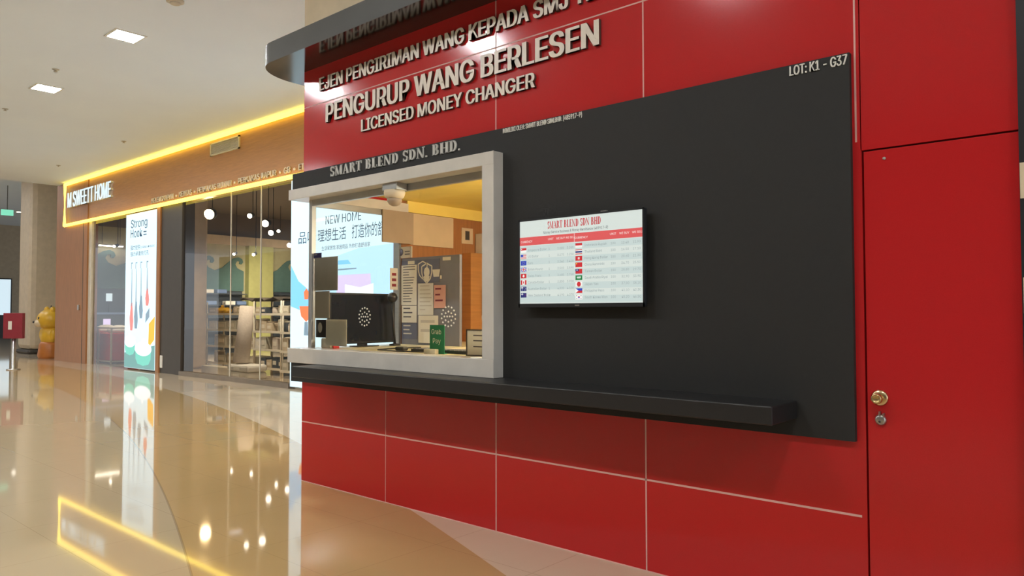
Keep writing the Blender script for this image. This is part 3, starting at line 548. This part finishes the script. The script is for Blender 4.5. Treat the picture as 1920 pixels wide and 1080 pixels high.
b = MB()
def pp(m, pts, off=.0012): b.m(m); b.poly([(x, z) for x, z in pts], (0, LO - off, 0), X_, Z_, YN)
for i, (x, top, ln, m) in enumerate(((-19.0, 2.45, 1.5, 'lb_red'), (-18.74, 2.45, 1.45, 'lb_grey'), (-18.46, 2.45, 1.2, 'lb_grey'), (-18.12, 2.45, .9, 'lb_red'))):
    pp('lb_grey', [(x - .05, top), (x - .02, top), (x - .02, top + .13), (x + .05, top + .13), (x + .05, top + .16), (x - .05, top + .16)]); pp('lb_grey', [(x - .012, top), (x + .012, top), (x + .03, top - ln * .6), (x - .03, top - ln * .6)])
    pp(m, [(x - .03, top - ln * .55), (x + .05, top - ln * .55), (x + .12, top - ln * .85), (x + .08, top - ln), (x - .06, top - ln), (x - .10, top - ln * .8)])
pp('lb_yellow', [(-18.02, .55), (-17.70, .75), (-17.68, 1.30), (-18.0, 1.12)]); pp('lb_grey', [(-18.20, 1.14), (-17.98, 1.28), (-17.98, 1.5), (-18.18, 1.35)], .0008)
pp('lb_teal', [(-19.38, .05), (-17.67, .05), (-17.67, .62), (-19.38, .40)], .0006)
def pot(cx, z, w, h):
    pp('lb_mint', [(cx - w, z + h), (cx + w, z + h), (cx + w * .96, z + h * .4), (cx + w * .7, z + .04), (cx, z), (cx - w * .7, z + .04), (cx - w * .96, z + h * .4)], .0018); pp('lb_white', [(cx + w * 1.05 * math.cos(t), z + h + h * .42 * math.sin(t)) for t in [i * PI / 10 for i in range(20)]], .0024); pp('lb_white', [(cx - .06, z + h * 1.35), (cx + .06, z + h * 1.35), (cx + .05, z + h * 1.6), (cx - .05, z + h * 1.6)], .003)
pot(-19.06, .34, .30, .34); pot(-18.30, .12, .44, .40)
b.build('printed_picture', o)
# light box behind the kiosk
o = thing('light_box', 'wide lit light box with NEW HOME writing seen through the kiosk window', 'light box', (-10.2, SY, .03))
mb('alu').box(-12.02, -8.35, SY - .012, SY + .2, .03, 3.81).build('casing', o); mb('lb').box(-12.005, -8.36, SY - .018, SY - .012, .045, 3.80).build('lit_face', o)
b = mb('lbtext'); put_text(b, 'NEW HOME', (-10.93, LO, 2.915), 1.0, .145, bold=.01); b.build('lettering', o); b = mb('lbtext')
put_text(b, '\u54c1\u5473', (-11.76, LO, 2.64), .55, .20); put_text(b, '\u7406\u60f3\u751f\u6d3b', (-11.16, LO, 2.64), .82, .20); put_text(b, '\u6253\u9020\u4f60\u7684\u8212\u9002', (-10.18, LO, 2.64), 1.02, .215)
b.build('lettering', o); b = mb('lbtext'); put_text(b, '\u751f\u6d3b\u5bb6\u5c45\u9986 \u5bb6\u5c45\u7528\u54c1 \u4e3a\u4f60\u6253\u9020\u8212\u9002\u5bb6', (-11.04, LO, 2.47), 1.35, .07); b.build('lettering', o)
b = MB()
pp('lb_blue', [(-12.0, 2.25), (-11.75, 1.95), (-11.45, 1.80), (-11.15, 1.62), (-11.15, 1.3), (-12.0, 1.5)], .0008); pp('lb_orange', [(-11.72, 1.50), (-11.28, 1.50), (-11.33, 1.32), (-11.5, 1.22), (-11.66, 1.32)]); pp('lb_grey', [(-11.55, 1.22), (-11.45, 1.22), (-11.43, .98), (-11.57, .98)]); pp('lb_orange', [(-11.56, 1.62), (-11.44, 1.62), (-11.42, 1.75), (-11.5, 1.82), (-11.58, 1.75)]); pp('lb_sky', [(-11.15, 1.5), (-8.4, 1.5), (-8.4, 2.5), (-10.0, 2.45), (-10.6, 2.35), (-10.9, 1.9)], .0004)
pp('lb_pink', [(-10.6, 1.55), (-9.62, 1.55), (-9.68, 2.02), (-10.6, 2.02)]); pp('lb_white', [(-10.36, 1.5), (-9.6, 1.5), (-9.6, 1.86), (-9.95, 1.80), (-10.36, 1.86)], .0016)
pp('lb_blue', [(-10.58, 2.20), (-10.2, 2.20), (-10.28, 2.27), (-10.56, 2.27)]); pp('lb_grey', [(-10.56, 2.10), (-10.05, 2.11), (-10.05, 2.13), (-10.56, 2.125)])
b.build('printed_picture', o)
# --- shop interior
struct(mb('shopceil').box(-23.9, -3, SY + .25, 15.2, 4.7, 4.8).build('ceiling_shop'), 'dark ceiling inside the homeware shop', 'ceiling')
struct(mb('interior').box(-23.9, -23.7, SY + .26, 15, 0, 4.7).m('shopceil').box(-23.7, -23.66, SY + .26, 15, 3.95, 4.7).build('wall_shop_left'), 'olive side wall inside the homeware shop', 'wall')
struct(mb('beige').box(-23.7, -23.55, 7.8, 11.3, 3.66, 3.95).build('trim_7'), 'beige bulkhead beam on the shop interior wall', 'trim')
struct(mb('slate').box(-23.9, -3, 15, 15.2, 0, 4.7).build('wall_shop_back'), 'dim back wall of the homeware shop', 'wall')
tag(mb('pillar').box(-23.698, -23.45, 9.62, 10.54, 0, 3.655).build('pillar'), 'lime green pillar on the shop interior wall', 'pillar')
def mural(ya, yb, label):
    o = thing('wave_mural', label, 'mural', (-23.68, (ya + yb) / 2, 2.1)); r = 2.78; n_ = max(1, int(round((yb - ya) / .95))); L = (yb - ya) / n_
    mb('teal').box(-23.695, -23.66, ya, yb, 2.1, r).build('sea', o)
    for i in range(n_):
        y = ya + i * L; crest = [(0, 0), (.25, .10), (.5, .34), (.66, .46), (.82, .50), (.94, .44), (.98, .33), (.92, .25), (.84, .27), (.86, .35), (.76, .36), (.70, .24), (.78, .10), (1.0, 0)]
        mb('teal').poly([(a * L, c_ * .95) for a, c_ in crest], (-23.695, y, r), (0, 1, 0), Z_, (1, 0, 0), .035).build('wave', o)
    return o
mural(4.4, 9.55, 'teal wave mural left of the lime pillar'); mural(10.6, 14.4, 'teal wave mural right of the lime pillar')
for ya, yb, lab in ((5.9, 9.5, 'dim slate wall shelving left of the lime pillar'), (10.7, 14.6, 'dim slate wall shelving right of the lime pillar')):
    j = thing('display_shelving', lab, 'shelving', (-23.5, (ya + yb) / 2, 0)); mb('slate').box(-23.695, -23.66, ya, yb, 0, 2.09).build('back_panel', j)
    for z in (.3, .75, 1.2, 1.6, 1.98): mb('slate').box(-23.66, -23.32, ya, yb, z, z + .03).build('shelf_board', j)
o = tag(mb('col').box(-18.9, -18.1, 5.0, 5.5, 0, 4.7, .05).build('column'), 'beige column just inside the shop window', 'column')
# racks
def rack(x, y, label, wd, lv, side):
    o = thing('storage_rack', label, 'rack', (x, y, 0))
    for sx in (-wd / 2, wd / 2):
        for sy_ in (-.22, .22): mb('wire').tube([(x + sx, y + sy_, 0), (x + sx, y + sy_, lv[-1] + .30)], .018, 8).build('post', o)
    for z in lv:
        b = mb('wire').box(x - wd / 2, x + wd / 2, y - .25, y - .23, z - .02, z + .03); b.box(x - wd / 2, x + wd / 2, y + .23, y + .25, z - .02, z + .03); [b.box(x - wd / 2 + i * wd / 14 - .005, x - wd / 2 + i * wd / 14 + .005, y - .23, y + .23, z - .006, z + .006) for i in range(1, 14)]; b.build('wire_shelf', o)
    return o
lv = [.14, .55, .95, 1.34]
ordn = ['lowest', 'second lowest', 'third', 'top']; pos = ['leftmost', 'second', 'middle', 'fourth', 'rightmost']
for x, y, wd, nm in ((-17.0, 5.75, 2.3, 'left'), (-14.95, 5.55, 1.2, 'middle'), (-13.45, 5.35, 1.3, 'right')):
    rack(x, y, nm + ' white wire rack behind the shop window', wd, lv, 0)
    for li, z in enumerate(lv):
        for q in range(5):
            m_ = random.choice(['jar', 'jar', 'basket', 'box', 'greypaper', 'fabric', 'slate']); hh = random.uniform(.18, .30) if li < 3 else random.uniform(.12, .19); px = x - wd / 2 + wd * (q + .5) / 5; r_ = wd / 10 * .88
            kind = random.random()
            if nm == 'left' and li == 3 and q == 1: continue
            lab = pos[q] + ' item on the ' + ordn[li] + ' shelf of the ' + nm + ' wire rack'
            if kind < .5:
                j = thing('storage_jar', lab.replace('item', 'round jar'), 'jar', (px, y, z + .012), nm + ' rack stock'); rr = min(r_, .13)
                mb(m_).lathe([(.0, 0), (rr * .92, 0), (rr, .03), (rr, hh * .75), (rr * .9, hh * .85)], (px, y, z + .012), Z_, 14).build('jar_body', j); mb('wire').lathe([(rr * .95, 0), (rr * .95, hh * .14), (rr * .3, hh * .17)], (px, y, z + .012 + hh * .85), Z_, 14).build('lid', j)
            else:
                j = thing('storage_bin', lab.replace('item', 'square bin'), 'bin', (px, y, z + .012), nm + ' rack stock')
                mb(m_).box(px - r_, px + r_, y - .2, y + .2, z + .012, z + .012 + hh, .012).build('bin_body', j); mb('wire').box(px - r_ * .6, px + r_ * .6, y - .206, y - .2, z + .012 + hh * .35, z + .012 + hh * .7).build('tag', j)
b = mb('fabric').tube([(-14.82, 4.62, .335), (-14.76, 4.66, .9), (-14.68, 4.66, 1.52)], [.17, .16, .14], 16)
tag(b.build('rolled_rug'), 'grey rolled rug standing upright in the shop window', 'rug')
for i, (x, z, label) in enumerate(((-14.62, 0, 'lower grey cushion pack under the rolled rug'), (-14.60, .15, 'upper grey cushion pack under the rolled rug'))):
    j = thing('cushion_pack', label, 'cushion', (x, 4.6, z)); mb('greypaper' if i else 'wire').box(x - .42, x + .42, 4.40, 4.88, z, z + .145, .05).build('pack', j); mb('paper').box(x - .12, x + .12, 4.395, 4.401, z + .04, z + .11).build('tag', j)
j = thing('floor_carton', 'long cream carton on the floor by the left wire rack', 'box', (-16.0, 4.8, 0)); mb('wire').box(-16.75, -15.55, 4.7, 4.95, 0, .17, .01).build('carton_body', j); mb('box').box(-16.75, -15.55, 4.81, 4.83, .17, .172).build('tape', j)
j = thing('cloth_cover', 'brown cloth draped over the tops of the left and middle racks', 'cloth', (-15.2, 5.6, 1.66)); N = 14
b = mb('darkbase'); vs = [(-16.2 + 1.8 * i / N, 5.35 + k * .5, 1.70 + .03 * math.sin(i * 1.3) + .015 * math.sin(i * 2.9 + k)) for k in (0, 1) for i in range(N + 1)]
vs += [(v[0], v[1], v[2] - .03) for v in vs]; q = 2 * (N + 1)
b.add(vs, [(i, i + 1, N + 2 + i, N + 1 + i) for i in range(N)] + [(q + i, q + N + 1 + i, q + N + 2 + i, q + i + 1) for i in range(N)] + [(i, q + i, q + i + 1, i + 1) for i in range(N)], True); b.build('cloth', j)
px_ = -17.0 - 1.15 + 2.3 * 1.5 / 5
j = thing('yellow_pack', 'yellow bag of goods on top of the left wire rack', 'pack', (px_, 5.62, 1.352)); mb('yellow').ell((px_ - .1, 5.62, 1.435), (.15, .12, .085)).ell((px_ + .14, 5.62, 1.43), (.13, .11, .08)).build('bag', j); mb('yellow').ell((px_ - .1, 5.62, 1.53), (.04, .04, .04)).build('knot', j)
j = thing('display_stand', 'white bent stand with red cushion behind the middle rack', 'display', (-14.5, 6.1, 0))
mb('whitecard').tube([(-15.0, 6.1, 1.62), (-14.55, 6.15, 2.12), (-14.5, 6.15, 2.18), (-14.95, 6.15, 2.16)], .05, 10).build('bent_arm', j); mb('redplastic').ell((-14.3, 6.15, 2.0), (.24, .16, .36)).build('red_cushion', j); mb('dark').box(-14.98, -14.2, 6.0, 6.3, 0, 1.68).build('foot', j)
for i, (y, z, m_) in enumerate(((8.0, 2.01, 'whitecard'), (8.45, 2.01, 'blue'), (8.1, 1.63, 'blue'), (8.75, 1.63, 'whitecard'), (9.15, 1.63, 'blue'))):
    tag(mb(m_).box(-23.6, -23.34, y, y + .34, z, z + .13, .02).build('boxed_goods'), ['white pack on top of the dim wall shelving', 'blue pack on top of the dim wall shelving', 'left blue pack on the board below the top of the dim shelving', 'white pack between two blue packs on the dim shelving', 'blue pack closest to the lime pillar on the dim shelving'][i], 'pack')
    
# spotlights in the shop
for i, (x, y, z, m_, r_, label) in enumerate(((-16.66, 4.80, 3.67, 'warm', .115, 'large glowing warm spotlight in the shop window'), (-14.31, 4.5, 3.40, 'spot', .05, 'narrow spotlight nearest the large warm one'), (-13.70, 4.5, 3.19, 'spot', .07, 'bright spotlight in the middle of the shop ceiling'), (-17.68, 7, 3.48, 'spot', .07, 'spotlight hanging below the middle one'), (-16.8, 7, 3.10, 'spot', .06, 'lowest hanging spotlight near the window end'), (-19.6, 7, 3.02, 'spot', .035, 'tiny low spotlight in front of the olive wall'), (-18.55, 7, 2.95, 'spot', .04, 'tiny spotlight in front of the lime pillar'), (-20.6, 9, 3.9, 'spot', .05, 'spotlight deep in the shop above the mural'), (-21.63, 4.6, 3.20, 'spot', .04, 'spotlight above the red bins in the shop entrance'))):
    j = thing('spotlight', label, 'lamp', (x, y, z), 'spotlights inside the homeware shop')
    ax = Vector((.62, -.75, -.25)).normalized(); c0 = Vector((x, y, z))
    mb('dark').lathe([(r_ * .6, -.22), (r_ * 1.1, -.16), (r_ * 1.15, -.004)], c0, ax, 16).build('housing', j); mb(m_).lathe([(r_, -.003), (r_ * .98, .004)], c0, ax, 16).build('lens', j); mb('dark').tube([c0 - ax * .18, c0 - ax * .18 + Vector((0, 0, .06)), (c0.x - ax.x * .18, c0.y - ax.y * .18, 4.70)], .01, 6).build('stem', j)
    ld = bpy.data.lights.new('spotlight_light', 'SPOT'); ld.energy = 270 if y < 5 else 800; ld.color = (1, .78, .5) if m_ == 'warm' else (1, .90, .74); ld.shadow_soft_size = .06; ld.spot_size = math.radians(115); ld.spot_blend = .6
    lo_ = bpy.data.objects.new('spotlight_light', ld); COL.objects.link(lo_); lo_.parent = j; lo_.location = ax * .03; lo_.rotation_euler = (math.radians(38), math.radians(33 if i % 2 and y > 5 else 8), 0)
o = thing('linear_lamp', 'bright strip lamp inside the shop entrance', 'lamp', (-23.4, 5.2, 3.36)); mb('white').box(-23.5, -23.42, 4.85, 5.55, 3.37, 3.41).build('batten', o); mb('spot').box(-23.49, -23.43, 4.87, 5.53, 3.34, 3.37).build('tube', o); mb('dark').tube([(-23.46, 4.95, 3.41), (-23.46, 4.95, 4.7)], .008, 6).build('rod', o); mb('dark').tube([(-23.46, 5.45, 3.41), (-23.46, 5.45, 4.7)], .008, 6).build('rod', o)
# goods in the entrance
tag(mb('slate').box(-23.697, -23.66, 4.42, 5.88, 0, 2.09).build('dark_panel'), 'dark slate panel below the wave mural in the shop entrance', 'panel')
for i, (x, y, label) in enumerate(((-22.78, 4.85, 'red display bin in a white frame, left in the shop entrance'), (-21.85, 4.85, 'red display bin in a white frame, beside the light box'))):
    j = thing('display_bin', label, 'bin', (x, y, 0)); mb('redplastic').box(x - .42, x + .42, y - .35, y + .35, .08, .82, .01).build('bin_body', j)
    b = mb('wire')
    for dx in (-.44, .44):
        for dy in (-.37, .37): b.box(x + dx - .02, x + dx + .02, y + dy - .02, y + dy + .02, 0, .98)
    for z in (.06, .96):
        for dy in (-.37, .37): b.box(x - .44, x + .44, y + dy - .02, y + dy + .02, z - .02, z + .02)
        for dx in (-.44, .44): b.box(x + dx - .02, x + dx + .02, y - .37, y + .37, z - .02, z + .02)
    b.build('frame', j)
    mb('greypaper').ell((x, y, .88), (.36, .3, .16)).build('goods', j)
j = thing('checkout_counter', 'dark counter with blue edge behind the entrance bins', 'counter', (-23.45, 5.1, 0)); mb('slate').box(-23.65, -23.28, 4.42, 5.85, 0, 1.33).build('body', j); mb('blue').box(-23.655, -23.25, 4.40, 5.87, 1.33, 1.39).build('top', j); mb('lb_pink').box(-23.28, -23.27, 4.95, 5.15, 1.02, 1.2).build('label_plate', j)
j = thing('glowing_sign', 'small glowing white sign on the counter in the shop entrance', 'sign', (-23.5, 5.2, 1.39)); mb('farlit').box(-23.51, -23.49, 5.1, 5.27, 1.72, 1.95).build('lit_face', j); mb('dark').tube([(-23.52, 5.18, 1.39), (-23.52, 5.18, 1.75)], .012, 6).build('stem', j)
# ==================================================================== CEILING FITTINGS
first = None
spots = [(-10.34, .46, 'white square downlight nearest the canopy end'), (-13.75, .55, 'white square downlight further left on the ceiling'), (-6.9, .46, None), (-3.45, -3.8, None), (-6.92, -3.8, None), (-10.38, -3.6, None), (-13.8, -3.7, None), (-17.2, .46, None), (-20.7, .46, None), (0.2, -3.8, None), (3.4, -3.8, None), (-17.2, -3.7, None), (-17.2, -8.2, None), (-20.7, -3.7, None)]
for i, (x, y, label) in enumerate(spots):
    lab = label or 'added ceiling downlight out of view that brightens the far column'
    if first is None:
        first = thing('downlight', lab, 'downlight', (x, y, 5.08), 'recessed mall ceiling downlights'); s = .17
        b = mb('white'); [b.box(x + a, x + c_, y + e, y + g2, 5.068, 5.081) for a, c_, e, g2 in ((-.2, .2, -.2, -s), (-.2, .2, s, .2), (-.2, -s, -s, s), (s, .2, -s, s))]; b.build('trim_ring', first)
        mb('diffuser').box(x - s, x + s, y - s, y + s, 5.074, 5.079).build('diffuser', first)
    else: copy_tree(first, (x, y, 5.08), lab)
for x, y in ((-26.5, 1.5), (-26.5, -3), (-30.5, 1.2), (-33, -2.5), (-36, 2.0)): copy_tree(first, (x, y, 6.2), 'added ceiling downlight out of view that brightens the far column')  # unseen downlights added to brighten the far column and its surroundings
for x, y, lab in ((-12.57, .32, 'small grey ceiling sprinkler between the two downlights'), (-15.71, .48, 'small grey ceiling sprinkler at the left picture edge'), (-16.81, 2.95, 'small grey ceiling sprinkler above the air grille'), (-20.8, 2.94, 'small grey ceiling sprinkler near the shop name'), ):
    j = thing('sprinkler', lab, 'sprinkler', (x, y, 5.04), 'ceiling sprinklers'); mb('steel').lathe([(.05, 0), (.05, -.006), (.014, -.010), (.012, -.03)], (x, y, 5.08), Z_, 14).build('escutcheon', j); mb('steel').lathe([(.001, -.03), (.028, -.032), (.028, -.035)], (x, y, 5.08), Z_, 14).build('deflector', j)
j = thing('smoke_detector', 'grey round detector at the top edge of the ceiling', 'detector', (-8.75, .385, 5.03)); mb('greypaper').lathe([(.10, 0), (.10, -.018), (.07, -.03)], (-8.72, .385, 5.08), Z_, 22).build('base', j); mb('greypaper').lathe([(.06, -.03), (.055, -.045), (.03, -.052)], (-8.72, .385, 5.08), Z_, 22).build('sensor', j)
# ==================================================================== FAR LEFT
o = thing('mall_column', 'tall beige column behind the yellow figure', 'column', (-29.15, 5.25, 0)); mb('col').box(-29.8, -28.5, 4.55, 5.95, .12, 6.2, .18).build('shaft', o); mb('darkbase').box(-29.83, -28.47, 4.52, 5.98, 0, .14, .18).build('base', o)
th = math.radians(-48)
fx, fy = -25.45, 4.25
o = thing('kiddie_figure', 'plump yellow animal shaped figure on an orange base by the brown pier', 'figure', (fx, fy, 0))
mb('orange').lathe([(.0, .0), (.30, .0), (.33, .1), (.29, .42), (.25, .5)], (fx, fy, 0), Z_, 24).build('base', o)
hb = mb('yellow').ell((fx, fy, .68), (.30, .27, .36)); hb.ell((fx, fy, 1.17), (.40, .36, .33)); hb.ell((fx - .17, fy - .05, 1.46), (.08, .08, .11)); hb.ell((fx + .19, fy, 1.46), (.08, .08, .11)); hb.ell((fx - .26, fy - .12, .72), (.10, .10, .2)); hb.ell((fx + .28, fy, .72), (.10, .10, .2)); hb.build('body', o)
mb('cream').ell((fx - .05, fy - .30, 1.07), (.16, .12, .12)).build('muzzle', o); mb('dark').ell((fx - .09, fy - .42, 1.10), (.045, .035, .035)).build('nose', o); b = mb('dark').ell((fx - .22, fy - .27, 1.22), (.035, .03, .045)); b.ell((fx + .08, fy - .33, 1.22), (.035, .03, .045)); b.build('eyes', o); mb('dark').tube([(fx + .02, fy, 1.47), (fx + .05, fy, 1.60)], .02, 8).build('tuft', o)
px_, py_ = -21.05, 2.12
o = thing('sign_post', 'maroon box sign on a steel post left of the yellow figure', 'sign', (px_, py_, 0))
mb('steel').lathe([(.0, 0), (.15, 0), (.15, .02), (.05, .03), (.045, .8)], (px_, py_, 0), Z_, 18).build('post', o)
ca_, sa_ = math.cos(math.radians(50)), math.sin(math.radians(50))
def rot(b):
    for v in b.v: dx_, dy_ = v.x - px_, v.y - py_; v.x, v.y = px_ + dx_ * ca_ - dy_ * sa_, py_ + dx_ * sa_ + dy_ * ca_
    return b
rot(mb('firered').box(px_ - .215, px_ + .215, py_ - .07, py_ + .07, .76, 1.38, .01)).build('box', o); rot(mb('greypaper').box(px_ - .10, px_ - .02, py_ - .074, py_ - .07, .98, 1.18)).build('label_plate', o)
struct(mb('farwall').box(-48.2, -48, -5, 29, 0, 6.2).build('wall_far'), 'dim far wall of the mall with lit shops', 'wall')
for i, (y, z0_, z1_, wd, m_, lab) in enumerate(((8.75, 1.25, 3.2, .75, 'farlit', 'pale lit screen far down the mall'),)):
    j = thing('lit_screen', lab, 'screen', (-47.9, y, z0_)); mb('dark').box(-47.99, -47.9, y - wd / 2 - .06, y + wd / 2 + .06, 0, z1_ + .06).build('casing', j); mb(m_).box(-47.9, -47.89, y - wd / 2, y + wd / 2, z0_, z1_).build('lit_face', j)
j = thing('exit_sign', 'small green lit sign hanging far down the mall', 'sign', (-32.9, 5.0, 5.0)); mb('exitgreen').box(-32.93, -32.87, 4.8, 5.2, 5.06, 5.28, .01).build('panel', j); mb('dark').tube([(-32.9, 5.0, 5.28), (-32.9, 5.0, 6.2)], .012, 6).build('rod', j)
for i, (x, y, lab) in enumerate(((-36, 6.7, 'far ceiling lamp nearest the green sign'), (-41, 7.6, 'far ceiling lamp further down the mall'))):
    j = thing('far_lamp', lab, 'lamp', (x, y, 6.18)); mb('white').lathe([(.16, 0), (.16, -.03)], (x, y, 6.2), Z_, 16).build('ring', j); mb('spot').lathe([(.13, -.03), (.12, -.036)], (x, y, 6.2), Z_, 16).build('lens', j)
for i, (y, lab) in enumerate(((7.1, 'dark framed glass shop panel at the left picture edge'), (7.88, 'dark framed glass shop panel left of the lit screen'))):
    j = thing('shop_partition', lab, 'panel', (-47.9, y, 0)); mb('slate').box(-47.98, -47.94, y - .32, y + .32, .2, 3.2).build('glass_panel', j); b = mb('col'); [b.box(-47.98, -47.86, y + s_ - .04, y + s_ + .04, 0, 3.4) for s_ in (-.36, .36)]; b.box(-47.98, -47.86, y - .4, y + .4, 3.2, 3.4); b.build('frame', j)
